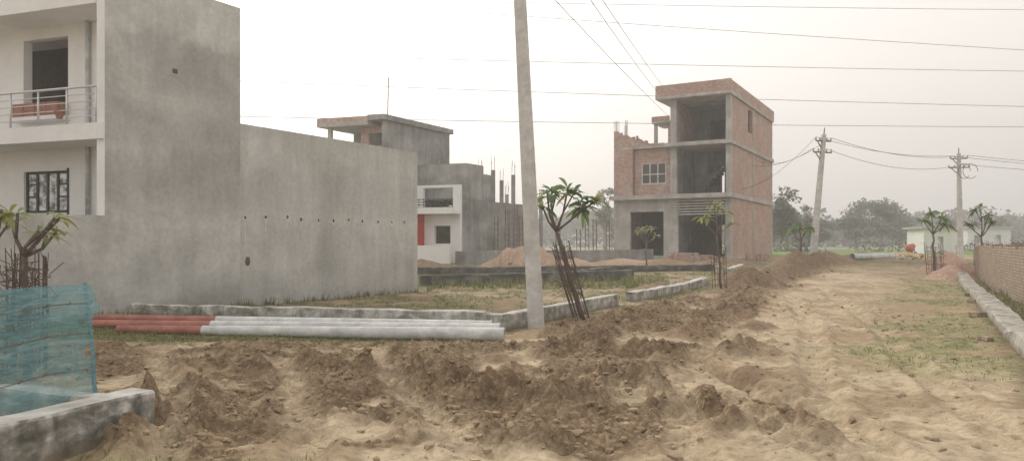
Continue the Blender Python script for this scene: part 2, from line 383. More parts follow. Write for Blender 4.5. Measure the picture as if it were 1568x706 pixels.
# clods
bm=bmesh.new();bmesh.ops.create_icosphere(bm,subdivisions=1,radius=1)
IV=np.array([v.co[:] for v in bm.verts]);IF=np.array([[v.index for v in f.verts] for f in bm.faces]);bm.free();NV=len(IV)
def scatter_clods(n,xr,yr,key,smin,smax,pw=2.2,ypow=1.6):
    x=rng.uniform(*xr,n);y=yr[0]+(yr[1]-yr[0])*rng.random(n)**ypow
    k=np.abs(x)<.9*y+2;x,y=x[k],y[k];n=len(x)
    h,c,dg,gm,ir=hterr(x,y,True)
    pr=key(dg,gm,ir,x,y)*(.2+.8*sst(.38,.6,fbm(x*2,y*2,3,90)));k=rng.random(n)<pr
    x,y,h,c=x[k],y[k],h[k],c[k];n=len(x)
    s=smin+(smax-smin)*rng.random(n)**(pw*2)
    jit=1+.7*(rng.random((n,NV,1))-.5)
    sc=s[:,None,None]*rng.uniform(.55,1.3,(n,1,3))*np.array([1,1,.75])
    vv=IV[None]*jit*sc
    an=rng.random(n)*6.28;ca,sa=np.cos(an)[:,None],np.sin(an)[:,None]
    vx=vv[...,0]*ca-vv[...,1]*sa;vy=vv[...,0]*sa+vv[...,1]*ca
    co=np.stack([vx+x[:,None],vy+y[:,None],vv[...,2]+h[:,None]+s[:,None]*.1],-1).reshape(-1,3)
    F=(IF[None]+np.arange(n)[:,None,None]*NV).reshape(-1,3)
    cc=np.repeat(c*rng.uniform(.75,1.15,(n,1)),NV,0)
    return co,F,cc
L=[scatter_clods(95000,(-8,9),(4.3,24),lambda d,g,i,x,y:d*.5+.07*i,.007,.05,1.6),
   scatter_clods(5000,(-4,24),(22,44),lambda d,g,i,x,y:(d+.05)*.45,.03,.12,1.6,1.0)]
o=0;cs=[];fs=[];cl=[]
for a,b_,c in L: cs.append(a);fs.append(b_+o);cl.append(c);o+=len(a)
npmesh('soil_clods',np.concatenate(cs),np.concatenate(fs),['lump'],False,np.concatenate(cl))
# grass
def grass(n,xr,yr,prob,hh):
    x=rng.uniform(*xr,n);y=rng.uniform(*yr,n);h,c,d,g,i=hterr(x,y,True)
    k=rng.random(n)<prob(g,i,x,y);x,y,h=x[k],y[k],h[k];n=len(x);B=6
    x=np.repeat(x,B)+rng.normal(0,.03,n*B);y=np.repeat(y,B)+rng.normal(0,.03,n*B);h=np.repeat(h,B)-.01
    an=rng.random(n*B)*6.28;ht=rng.uniform(*hh,n*B);ln=rng.uniform(.2,.9,n*B)*ht;w=.005+.05*ht
    dx,dy=np.cos(an),np.sin(an)
    a=np.stack([x-dy*w,y+dx*w,h],-1);b=np.stack([x+dy*w,y-dx*w,h],-1);t=np.stack([x+dx*ln,y+dy*ln,h+ht],-1)
    return np.stack([a,b,t],1).reshape(-1,3)
G=[grass(12000,(-9,0),(11.2,16),lambda g,i,x,y:g*.7,(.02,.09)),
   grass(18000,(-7,16),(14.2,34),lambda g,i,x,y:g*.6*(i<.5),(.03,.10)),
   grass(26000,(4,18),(8,32),lambda g,i,x,y:g*.6,(.01,.05)),
   grass(2500,(-4.4,-1.2),(3.8,5.9),lambda g,i,x,y:g*.5,(.02,.07)),
   grass(900,(-12,-6.4),(15,18),lambda g,i,x,y:.5,(.06,.25)),
   grass(900,(-7,-2.5),(18,26),lambda g,i,x,y:.6*(np.abs(x+6.82-.61*(y-19.2)-.25)<.3),(.05,.25)),
   grass(900,(7,20),(11,33),lambda g,i,x,y:1.0*(np.abs(x*.866-y*.5-1.45)<.35),(.06,.3)),
   grass(500,(-3,6),(26,30),lambda g,i,x,y:.8,(.08,.35))]
co=np.concatenate(G);npmesh('grass',co,np.arange(len(co)).reshape(-1,3),['grass'],False)
# ------------------------------------------------------------ white house with cement side wall (left)
R=root('white_house')
hA=Fr((-8.72,16.08),(.61,1),(-.944,.33))
mb=MB();hA.box(mb,0,3.5,0,.2,-.1,7.57,'grey');hA.box(mb,3.3,3.5,.2,8,-.1,7.55,'grey');mb.build('cement_side_wall',R)
mb=MB()
hA.wall(mb,'u',.2,8,1.0,1.2,-.1,7.0,[(2.42,3.86,4.83,6.5),(2.45,3.85,2.33,3.33),(5.2,6.3,4.2,6.3),(5.2,6.3,.2,2.4)],'white')
hA.box(mb,-.02,0,.0,.2,2.2,7.3,'white');hA.box(mb,0,1.0,.2,.215,2.0,7.3,'white')
mb.build('front_wall',R)
mb=MB();hA.box(mb,.0,1.0,.216,8,3.84,4.19,'white');hA.box(mb,-.08,-.02,-.02,8,3.84,4.19,'white');hA.box(mb,-.02,0,.205,8,3.85,4.18,'white');hA.box(mb,1.2,3.3,.2,8,3.9,4.1,'conc');mb.build('balcony_slab',R)
mb=MB();hA.box(mb,-.05,3.3,.217,8,6.76,7.1,'white');hA.box(mb,-.05,.15,.217,8,7.1,8.0,'white');mb.build('roof_slab',R)
mb=MB()
for i in range(9):
    s=.28+.85*i;mb.tube([hA.p(.03,s,4.19),hA.p(.03,s,5.0)],.022,'steel',8)
for z,r in ((5.0,.028),(4.84,.012),(4.68,.012),(4.52,.012),(4.36,.012)):
    mb.tube([hA.p(.03,.02,z),hA.p(.03,8,z)],r,'steel',8)
mb.build('balcony_railing',R,smooth=True)
mb=MB()
def winframe(fr,mb,s0,s1,z0,z1,t,nv,zs,k,w=.05,glass='glass'):
    for j in range(nv+1):
        s=s0+(s1-s0-w)*j/nv;fr.box(mb,t,t+.06,s,s+w,z0,z1,k)
    for z in zs: fr.box(mb,t+.005,t+.055,s0+w,s1-w,z-w/2,z+w/2,k)
    if glass: fr.box(mb,t+.02,t+.03,s0+w*.5,s1-w*.5,z0+.01,z1-.01,glass)
winframe(hA,mb,2.45,3.85,2.33,3.33,1.05,4,(2.36,3.3),'frame',.07)
hA.box(mb,.99,1.15,2.38,2.45,2.28,3.38,'frame')
for s in (2.5,3.52):
    for z in (2.7,3.0): hA.box(mb,1.055,1.1,s,s+.28,z,z+.04,'frame')
mb.build('window',R)
mb=MB();
for i in range(4):
    hA.box(mb,.74,.98,2.4+.37*i,2.74+.37*i,4.6,4.92,'terra')
hA.box(mb,.7,.99,2.35,3.95,4.5,4.6,'white')
mb.tube([hA.p(.0,1.3,4.34),hA.p(.0,1.3,4.47)],[.06,.1],'terra',10)
mb.tube([hA.p(.0,1.3,4.47),hA.p(.0,1.3,4.5)],[.115,.115],'terra',10)
mb.build('terracotta_planters',R)
mb=MB();mb.tube([hA.p(.93,1.72,2.1),hA.p(.93,1.72,6.76)],.05,'galv',8);mb.tube([hA.p(.93,1.72,4.2),hA.p(.93,1.72,4.5)],.06,'galv',8);mb.build('drain_pipe',R,smooth=True)
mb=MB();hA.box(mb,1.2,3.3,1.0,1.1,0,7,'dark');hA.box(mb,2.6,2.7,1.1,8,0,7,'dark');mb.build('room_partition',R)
mb=MB();hA.box(mb,1.6,1.72,-.012,0.0,5.55,5.66,'dark');hA.box(mb,1.55,1.77,-.01,0.0,5.5,5.55,'conc');mb.build('wall_vent',R)
mb=MB();hA.box(mb,-2.3,-.0,.0,.2,-.1,2.2,'grey');hA.box(mb,-2.3,-2.1,.2,6,-.1,2.2,'grey')
mb.build('compound_wall')
mb=MB();
hA.box(mb,3.53,10.7,.03,.22,-.1,4.65,'grey2');hA.box(mb,10.5,10.7,.22,9,-.1,4.65,'grey2');
R2=root('cement_boundary_wall');mb.build('wall_body',R2)
mb=MB();random.seed(31)
for i in range(13):
    t=3.75+.62*i+random.uniform(-.08,.08)
    if t>10.2: break
    z=2.28+random.uniform(-.03,.03);r=random.uniform(.06,.095)
    n=10;pts=[hA.p(t+math.cos(q*6.283/n)*r*random.uniform(.7,1.2),.024,z+math.sin(q*6.283/n)*r*1.3*random.uniform(.7,1.2)) for q in range(n)]
    mb.face(pts,'galv')
    dl=random.uniform(.15,.9);w=random.uniform(.012,.03)
    mb.face([hA.p(t-w,.025,z-r*.8),hA.p(t+w,.025,z-r*.8),hA.p(t+w*.5,.025,z-dl),hA.p(t-w*.2,.025,z-dl)],'galv')
    pts=[hA.p(t+math.cos(q*6.283/7)*r*.5,.018,z+.01+math.sin(q*6.283/7)*r*.6) for q in range(7)]
    mb.face(pts,'moss_and_hole_shade')  # dark disc paints the shade in the recessed hole
t=3.75
mb.face([hA.p(t+math.cos(q*.7)*.08,.02,1.15+math.sin(q*.7)*.12) for q in range(9)],'moss_and_hole_shade')
mb.build('patched_scaffold_holes',R2,recalc=False)
# ------------------------------------------------------------ distant grey house behind the wall
R=root('grey_house');hB=Fr((-2.9,42),(.5,.866),(-.944,.33))
mb=MB()
hB.wall(mb,'u',.0,9,0,.2,.4,4.9,[(.6,1.6,1.6,2.6),(.45,2.3,3.5,4.75)],'white');
hB.box(mb,-.9,-.02,-.1,3.2,3.25,3.45,'white');hB.box(mb,-.9,-.8,-.1,3.2,3.45,3.6,'white')
hB.box(mb,-1.5,-1.4,-.3,1.7,.5,1.5,'white');hB.box(mb,-1.3,-1.2,1.95,2.1,.5,1.7,'red');hB.box(mb,-.95,-.02,2.2,2.3,.5,3.25,'red')
mb.build('front_wall',R)
mb=MB();hB.box(mb,.2,8,0,.2,.4,4.1,'conc_d');hB.box(mb,.6,2.4,-.03,5,4.1,6.15,'conc_d');hB.box(mb,2.4,8,2.5,5,4.1,6.1,'conc_d');hB.box(mb,.2,8,.2,9,3.3,3.45,'conc_d')
hB.box(mb,7.8,8,0.2,9,.4,4.1,'conc_d');mb.build('side_wall',R)
mb=MB()
for z in (3.6,3.75,3.9,4.05): mb.tube([hB.p(-.85,-.1,z),hB.p(-.85,3.2,z)],.025,'frame',5)
for i in range(12): mb.tube([hB.p(-.85,-.05+.29*i,3.5),hB.p(-.85,-.05+.29*i,4.1)],.02,'frame',5)
mb.build('balcony_railing',R)
mb=MB();hT=Fr((-7.1,42),(.5,.866),(-.944,.33))
hT.box(mb,0,6.3,0,.2,3,8.5,'conc_d');hT.box(mb,-.3,6.5,-.15,.9,8.5,8.8,'conc_d');hT.wall(mb,'u',.2,2.0,.6,.8,3,8.3,[(.5,1.5,7.2,7.9)],'brick');hT.box(mb,-.3,3,.9,4.2,8.25,8.5,'conc');
hT.box(mb,.1,.3,3.6,3.8,5,8.25,'conc');hT.box(mb,2.8,3,2,4.2,5,8.25,'conc_d');hT.box(mb,.5,.8,1.8,2.1,8.5,8.85,'brick');hT.box(mb,6.1,6.3,.2,3,3,8.5,'conc_d');hT.box(mb,0,6,.2,5,5.6,5.8,'conc_d');hT.box(mb,0,.2,2.1,5,5.8,7.0,'conc_d')
hT.box(mb,-.28,-.2,.9,4.2,8.5,8.75,'brick')
mb.tube([hT.p(.5,.2,8.7),hT.p(.5,.15,11.0)],.03,'rust',5);mb.build('stair_tower',R)
# rough columns with rebar
R=root('unfinished_concrete_columns');mb=MB();mc=MB()
for x,y,zt in ((-1.88,45,5.7),(-1.16,46,6.1),(-.66,47.5,5.6),(.08,47,5.9),(-1.8,49,5.2),(-.36,52,5.0),(1.2,50,5.9),(2.0,52,4.6)):
    f=Fr((x-.13,y),(1,0),(0,1));f.box(mb,0,.26,0,.26,.5,zt,'conc_d')
    for i in (0.04,.22):
        for j in (.04,.22): mc.tube([f.p(i,j,zt),f.p(i+random.uniform(-.05,.05),j,zt+random.uniform(.5,1.0))],.012,'rust',4)
mb.build('columns',R);mc.build('rebar',R)
R=root('rebar_cages');mb=MB()
for x,y,h in ((-1.0,42,2.6),(-.4,42.6,3.0),(.4,42,2.6),(.1,44,3.3),(3.6,41.5,1.9),(4.3,44,2.4),(5.0,46,2.6),(2.7,46,2.6),(1.3,45.5,2.6),(5.9,47,2.6)):
    for i in (0,.22):
        for j in (0,.22): mb.tube([(x+i,y+j,.4),(x+i+random.uniform(-.06,.06),y+j,.5+h)],.016,'rust',4)
    for k in range(int(h/.3)): 
        z=.6+.3*k;mb.tube([(x,y,z),(x+.22,y,z),(x+.22,y+.22,z),(x,y+.22,z),(x,y,z)],.01,'rust',4)
mb.build('cages',R)
# ------------------------------------------------------------ unfinished brick building
R=root('unfinished_brick_building');hC=Fr((13.7,47),(-.866,.5),(.5,.866));z0=.45;D=13
mb=MB()
hC.wall(mb,'t',0,7.84,0,.25,z0,4.5,[(.35,3.4,.8,4.35),(4.36,6.67,.8,3.7)],'conc')
hC.box(mb,-.12,7.95,-.55,D,4.5,4.78,'conc');hC.box(mb,-.12,4.35,-.45,D,7.86,8.1,'conc');hC.box(mb,4.35,7.84,0.02,D,7.9,8.08,'conc');hC.box(mb,-.12,4.76,-.45,D,10.95,11.15,'conc')
for a,b in ((4.78,7.86),(8.1,10.95)):
    hC.box(mb,0,.32,0,.32,a,b,'conc');hC.box(mb,3.5,3.9,0,.32,a,b,'conc');hC.box(mb,0,.3,D-.3,D,a,b,'conc');hC.box(mb,-.015,.25,6.3,6.6,a,b,'conc')
hC.box(mb,0,.3,D-.3,D,z0,4.5,'conc');hC.box(mb,-.015,.25,6.3,6.6,z0,4.5,'conc')
hC.box(mb,-.3,8.1,-1.0,0,z0,.78,'conc');hC.box(mb,0,7.84,.25,D,z0,.78,'conc')
mb.build('concrete_frame',R)
mb=MB()
for a,b,op in ((.78,4.5,[]),(4.78,7.86,[]),(8.1,10.95,[(4.8,6.1,9.2,10.75)])):
    hC.wall(mb,'u',.32,6.3,0.02,.25,a,b,op,'brick');hC.wall(mb,'u',6.6,D-.3,0.02,.25,a,b,[],'brick')
hC.box(mb,-.12,4.76,-.45,-.22,11.15,11.85,'brick');hC.box(mb,-.12,.1,-.22,D,11.15,11.8,'brick');hC.box(mb,4.5,4.76,-.22,D,11.15,11.75,'brick')
hC.wall(mb,'t',3.9,6.5,.35,.58,4.78,7.9,[(4.3,6.0,5.55,6.95)],'brick');hC.box(mb,6.5,7.84,0,.23,4.78,7.9,'brick')
hC.box(mb,7.6,7.84,.23,D,4.78,7.9,'brick');hC.box(mb,7.6,7.84,.25,D,.78,4.5,'brick')
hC.box(mb,3.62,3.86,.32,D,8.1,10.95,'brick');hC.box(mb,3.86,7.6,D-.25,D,.78,7.9,'brick');hC.box(mb,.3,3.62,D-.25,D,.78,10.95,'brick')
for i in range(8):
    t=7.84-.28*(i+1);hC.box(mb,t,t+.28,0,.23,8.08,9.15-.12*i+random.uniform(-.04,.04),'brick')
hC.box(mb,4.35,5.6,0,.2,8.08,8.2,'brick')
for i in range(10): hC.box(mb,7.6,7.84,.23+.4*i,.63+.4*i,8.08,9.1-.05*i+random.uniform(-.08,.08),'brick')
hC.box(mb,4.3,4.55,1.5,3.5,8.1,9.7,'brick')
mb.build('brick_walls',R)
mb=MB();hC.box(mb,3.9,5.6,1.2,3.8,9.7,9.85,'conc');hC.box(mb,5.3,5.5,1.4,1.6,8.1,9.7,'conc');hC.box(mb,4.4,5.6,1.2,1.4,9.85,10.15,'brick');mb.build('stair_head_canopy',R)
mb=MB()
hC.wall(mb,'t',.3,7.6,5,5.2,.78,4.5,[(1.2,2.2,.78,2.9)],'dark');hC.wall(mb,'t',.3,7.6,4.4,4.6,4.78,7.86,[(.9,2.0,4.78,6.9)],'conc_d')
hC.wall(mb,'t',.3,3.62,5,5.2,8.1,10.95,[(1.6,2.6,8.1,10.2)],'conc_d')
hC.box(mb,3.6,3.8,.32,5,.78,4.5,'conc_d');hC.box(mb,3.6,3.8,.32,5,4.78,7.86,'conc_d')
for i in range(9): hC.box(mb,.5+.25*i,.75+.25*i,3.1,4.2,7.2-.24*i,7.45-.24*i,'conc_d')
mb.build('interior_partitions',R)
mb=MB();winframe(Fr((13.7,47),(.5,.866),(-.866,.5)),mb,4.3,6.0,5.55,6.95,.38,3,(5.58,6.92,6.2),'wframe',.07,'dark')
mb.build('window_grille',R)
mb=MB()
for i in range(6): 
    z=3.45+.17*i;hC.box(mb,.2,3.6,-.1,-.04,z,z+.07,'pole')
for i in range(4): hC.box(mb,.5+.9*i,.56+.9*i,-.04,0.0,3.3,4.45,'bark')
mb.build('shuttering_battens',R)
mb=MB()
for t,s in ((7.7,.1),(7.5,.1),(6.9,.1),(7.7,2),(.1,.1)):
    for k in range(3): mb.tube([hC.p(t+.08*k,s,8.8 if t>1 else 11.8),hC.p(t+.08*k+random.uniform(-.03,.03),s,(9.9 if t>1 else 12.0))],.014,'rust',4)
mb.build('roof_rebar',R)
mb=MB()
for i in range(70):
    t=random.uniform(5.6,7.4);s=random.uniform(.4,1.8);z=8.1+random.random()**1.5*.9*min(1,(t-5.2)/1.5)
    f=Fr(hC.p(t,s,0)[:2],(math.cos(i),math.sin(i)),(-math.sin(i),math.cos(i)));f.box(mb,0,.22,0,.11,z-.3,z,'brick' if i%2 else 'conc_d')
mb.build('brick_rubble',R)
# ------------------------------------------------------------ low kerb walls
def rough_wall(name,pts,w,h,k,side=1,seed=0,step=.35,jj=.012,top=None):
    mb=MB();P=[]
    for (x0,y0),(x1,y1) in zip(pts,pts[1:]):
        L=math.hypot(x1-x0,y1-y0);n=max(1,int(L/step))
        for i in range(n): P.append((x0+(x1-x0)*i/n,y0+(y1-y0)*i/n))
    P.append(pts[-1]);rows=[]
    for i,(x,y) in enumerate(P):
        a=P[max(i-1,0)];b=P[min(i+1,len(P)-1)];dx,dy=b[0]-a[0],b[1]-a[1];l=math.hypot(dx,dy);nx_,ny_=-dy/l*side,dx/l*side
        g=np.interp(y,[-100,25,45,60],[0,0,.6,.75]);j=lambda s=jj:random.uniform(-s,s)
        hh=h+j(jj*1.5);rows.append([V((x+j(),y+j(),g-.15)),V((x+j(),y+j(),g+hh*.5)),V((x+j(),y+j(),g+hh-.02)),V((x+nx_*.02,y+ny_*.02,g+hh)),V((x+nx_*(w-.02),y+ny_*(w-.02),g+hh+j())),V((x+nx_*w+j(),y+ny_*w+j(),g+hh-.02)),V((x+nx_*w,y+ny_*w,g-.15))])
    mb.mi(k);m=len(rows[0])
    for r in rows: mb.v+=[tuple(v) for v in r]
    for i in range(len(rows)-1):
        for j in range(m-1):
            a=i*m+j;mb.f.append((a,a+1,a+1+m,a+m));mb.m.append(mb.mi(top) if top and j==3 else 0)
    mb.f.append(tuple(range(m)));mb.m.append(0);e=(len(rows)-1)*m;mb.f.append(tuple(e+q for q in range(m)));mb.m.append(0)
    return mb.build(name)
rough_wall('low_plot_wall',[(-8.3,16.3),(-.55,14.35)],.22,.29,'kerb',top='ktop')
rough_wall('low_plot_wall',[(-.5,14.3),(-.18,13.75),(.2,14.4),(2.75,19.35)],.25,.29,'kerb',top='ktop')
rough_wall('low_plot_wall',[(3.4,20.6),(5.6,24.6),(7.2,27.6)],.3,.27,'kerb',top='ktop')
rough_wall('low_plot_wall',[(9.6,33),(11.3,36.5)],.3,.25,'kerb',top='ktop')
rough_wall('low_mossy_wall',[(-3.3,27.2),(1.2,28.8),(4.9,30.2)],.25,.38,'moss_and_hole_shade')
rough_wall('low_mossy_wall',[(-4.6,33),(3,34),(9.6,35.5)],.25,.30,'moss_and_hole_shade')
rough_wall('low_mossy_wall',[(1.2,29),(4.6,34.2)],.25,.28,'moss_and_hole_shade')
rough_wall('low_mossy_wall',[(-3,40),(3,41),(8,42.5)],.25,.75,'conc_d')
rough_wall('low_kerb_wall',[(-3.02,6.35),(-3.5,5.1),(-4.3,3.4)],.28,.36,'kerbface',-1,step=.3,jj=.008,top='ktop')
rough_wall('low_kerb_wall',[(-3.3,6.3),(-9,8.3)],.25,.35,'kerb',1,top='ktop')
rough_wall('roadside_kerb',[(18.3,30.9),(12.7,20.6),(7.3,10.8),(5,6.4)],.4,.22,'kerbgrey',1,step=.5,jj=.02)
# ------------------------------------------------------------ right brick wall
bw=Fr((19.7,32),(-.455,-.891),(.891,-.455));mb=MB();t=0
while t<24:
    l=random.choice((.24,.48,.72));z=1.52+random.choice((0,0,0,.0,.06,-.07));bw.box(mb,t,t+l,0,.24,-.1,z,'brick_old');t+=l
bw.box(mb,0,.24,.24,5,-.1,1.5,'brick_old')
bw.box(mb,9.2,9.44,.24,5,-.1,1.62,'brick_old');bw.box(mb,4,9,1.8,2.0,-.1,1.45,'brick_old')
mb.build('old_brick_wall')
mb=MB()
for x,y in ((10.2,16.3),(10.5,16.45),(10.75,16.3),(7.9,12.3),(8.1,12.0),(14,22.8),(12.6,20.3)):
    a=random.random()*3;f=Fr((x,y),(math.cos(a),math.sin(a)),(-math.sin(a),math.cos(a)));g=gz(x,y);f.box(mb,0,.24,0,.12,g-.01,g+.08,'brick_old')
mb.build('loose_bricks',bevel=.01)
for cx,cy,nx_,ny_,nz in ((8.9,42.6,7,3,7),(10.6,42.9,4,3,5),(13.9,44.2,5,3,6)):
    mb=MB();g=gz(cx,cy)
    for k in range(nz):
        for i in range(nx_):
            for j in range(ny_):
                if k>nz-3 and random.random()<.4: continue
                a=random.uniform(-.1,.1);f=Fr((cx+i*.245+random.uniform(-.02,.02),cy+j*.25),(math.cos(a),math.sin(a)),(-math.sin(a),math.cos(a)));f.box(mb,0,.23,0,.11,g+k*.08,g+k*.08+.076,'brick')
    mb.build('brick_stack')
# ------------------------------------------------------------ pipes
def pipe(name,p0,p1,r0,r1,split=None):
    mb=MB();p0=V(p0);p1=V(p1)
    def ring(f): return p0.lerp(p1,f),r0+(r1-r0)*f
    if split:
        a=ring(0);b=ring(split);mb.tube([a[0],b[0]],[a[1],b[1]],'redox',16)
        c=ring(split+.0008);d=ring(1);mb.tube([b[0],c[0]],[b[1]+.004,b[1]+.004],'galv',16)
        mb.tube([c[0],d[0]],[b[1]+.002,d[1]],'galv',16,False)
    else:
        d=ring(1);b=ring(0);mb.tube([b[0],d[0]],[r0,r1],'galv',16,False)
    dr=(p1-p0).normalized();mb.tube([p1,p1-dr*.5],[r1*.86,r1*.8],'galv',16,False)
    mb.tube([p1-dr*.45,p1-dr*.5],[r1*.82]*2,'moss_and_hole_shade',16)  # dark plug paints the shade inside the bore
    n0=len(mb.v);i=mb.mi('galv');u=V((0,0,1));x=dr.cross(u).normalized();y=x.cross(dr)
    for q in range(16):
        a=q*math.pi/8;o_=(x*math.cos(a)+y*math.sin(a));mb.v+=[tuple(p1+o_*r1),tuple(p1+o_*r1*.86)]
    for q in range(16):
        a=n0+2*q;b=n0+2*((q+1)%16);mb.f.append((a,b,b+1,a+1));mb.m.append(i)
    o=mb.build(name,None,True,True);
    md=o.modifiers.new('e','EDGE_SPLIT');md.split_angle=.8
pipe('steel_pipe',(-7.0,13.35,.08),(-.12,12.25,.12),.075,.115,.235)
pipe('steel_pipe',(-8.0,14.2,.09),(-.2,12.85,.13),.075,.11,.32)
pipe('steel_pipe',(-8.3,14.75,.15),(-.35,13.3,.14),.07,.10,.34)
pipe('steel_pipe',(20.4,45,.82),(23.6,46.5,.82),.19,.19)
# ------------------------------------------------------------ power poles
R=root('concrete_utility_pole')
mb=MB()
def rectpole(mb,b,t,w0,d0,w1,d1,ang,k):
    b=V(b);t=V(t);c,s=math.cos(ang),math.sin(ang);X1=V((c,s,0));Y1=V((-s,c,0));P=[]
    for o_,w,d in ((b,w0,d0),(t,w1,d1)):
        for i,j in ((-1,-1),(1,-1),(1,1),(-1,1)): P.append(o_+X1*i*w/2+Y1*j*d/2)
    mb.hexa(P,k)
rectpole(mb,(.47,14.3,-.2),(.1,14.3,7.3),.29,.16,.20,.13,math.radians(-28),'pole')
mb.build('shaft',R,bevel=.015)
mb=MB();mb.tube([(-.45,14.3,7.0),(.65,14.3,7.05)],.04,'rust',6)
for x in (-.4,.1,.6): mb.tube([(x,14.3,7.05),(x,14.3,7.12),(x,14.3,7.2)],[.03,.06,.03],'porcelain',8)
mb.build('cross_arm',R)
def pole2(name,b,t,arm,ang=0):
    R=root(name);mb=MB();rectpole(mb,b,t,.36,.24,.2,.15,ang,'pole');mb.build('shaft',R,bevel=.01)
    mb=MB();t=V(t);b=V(b);d=(t-b).normalized();side=V((math.cos(arm),math.sin(arm),0));E=[]
    for off,hl in ((.35,.5),(.95,.6)):
        c=t-d*off;mb.tube([c-side*hl,c+side*hl],.04,'rust',6)
        for k in (-1,-.45,.45,1):
            q=c+side*hl*k;mb.tube([q,q+V((0,0,.1)),q+V((0,0,.2))],[.03,.06,.03],'porcelain',8);E.append(q+V((0,0,.2)))
        mb.tube([c-side*hl*.8,t-d*(off+.5)],.03,'rust',5)
    mb.tube([t,t+d*.35],.03,'rust',5);mb.build('cross_arms',R)
    return E
E2=pole2('utility_pole',(15.97,40,.2),(16.62,40,7.4),.35,.4)
E3=pole2('utility_pole',(29.85,50,.4),(29.75,50,7.6),-.3,.2)
mb=MB()
for k in range(2):
    c=V((30.0+.4*k,49.8,6.7));mb.tube([c+V((math.cos(a)*(.4+.1*k),0,math.sin(a)*.5-.3)) for a in np.linspace(0,5.6,14)],.02,'wire',5)
mb.build('cable_coil')
R=root('overhead_power_lines');mb=MB()
def wire(mb,a,b,sag,r,k,n=20):
    a=V(a);b=V(b);mb.tube([a.lerp(b,i/n)-V((0,0,sag*4*(i/n)*(1-i/n))) for i in range(n+1)],r,k,4)
for i in range(0,8,3): wire(mb,E2[i],E3[i],.35+.1*i/2,.013,'wire')
for i in range(0,8,3): wire(mb,E3[i],E3[i]+V((38,8,-.2+.1*i)),.7,.014,'wire')
for i in (0,3,4): wire(mb,E2[i],hC.p(.0,3+i,5.5+.5*i if i else 5.2),.5,.012,'wire')
wire(mb,(.1,14.3,7.0),hC.p(4.0,0,9.9),.1,.012,'wire')
wire(mb,(.55,14.3,7.6),hC.p(4.6,-.4,11.4),.1,.012,'wire');wire(mb,(.75,14.3,7.7),hC.p(4.3,-.4,11.85),.1,.012,'wire')
mb.build('service_wires',R)
mb=MB()
for (z0_,z1_,y) in ((20.6,18.0,60),(16.7,16.4,60),(14.4,13.4,60),(11.9,11.75,60),(21.9,22.2,62)):
    wire(mb,(-70,y-6,z0_+(z0_-z1_)*1.2),(110,y+8,z1_-(z0_-z1_)*1.2+.8),1.0,.022,'wire_far',50)
mb.build('transmission_wires',R)
# ------------------------------------------------------------ frangipani trees
def leaf(mb,p,d,L,w,k):
    d=d.normalized();s=d.cross(V((0,0,1)));s=s.normalized() if s.length>.01 else V((1,0,0));up=s.cross(d)
    tt=(0,.25,.55,.82,1);ww=(.12,.7,1,.7,.03)
    L_=[];R_=[];C_=[]
    tw=random.uniform(-.6,.6);s=(s*math.cos(tw)+up*math.sin(tw));dr=random.uniform(.3,.9)
    for t,wd in zip(tt,ww):
        c=p+d*L*t-V((0,0,L*dr*t*t));L_.append(c+s*w*wd+up*w*.25*wd);R_.append(c-s*w*wd+up*w*.25*wd);C_.append(c)
    n=len(mb.v);i=mb.mi(k)
    for a,b,c in zip(L_,C_,R_): mb.v+=[tuple(a),tuple(b),tuple(c)]
    for j in range(4):
        q=n+3*j;mb.f+=[(q,q+1,q+4,q+3),(q+1,q+2,q+5,q+4)];mb.m+=[i,i]
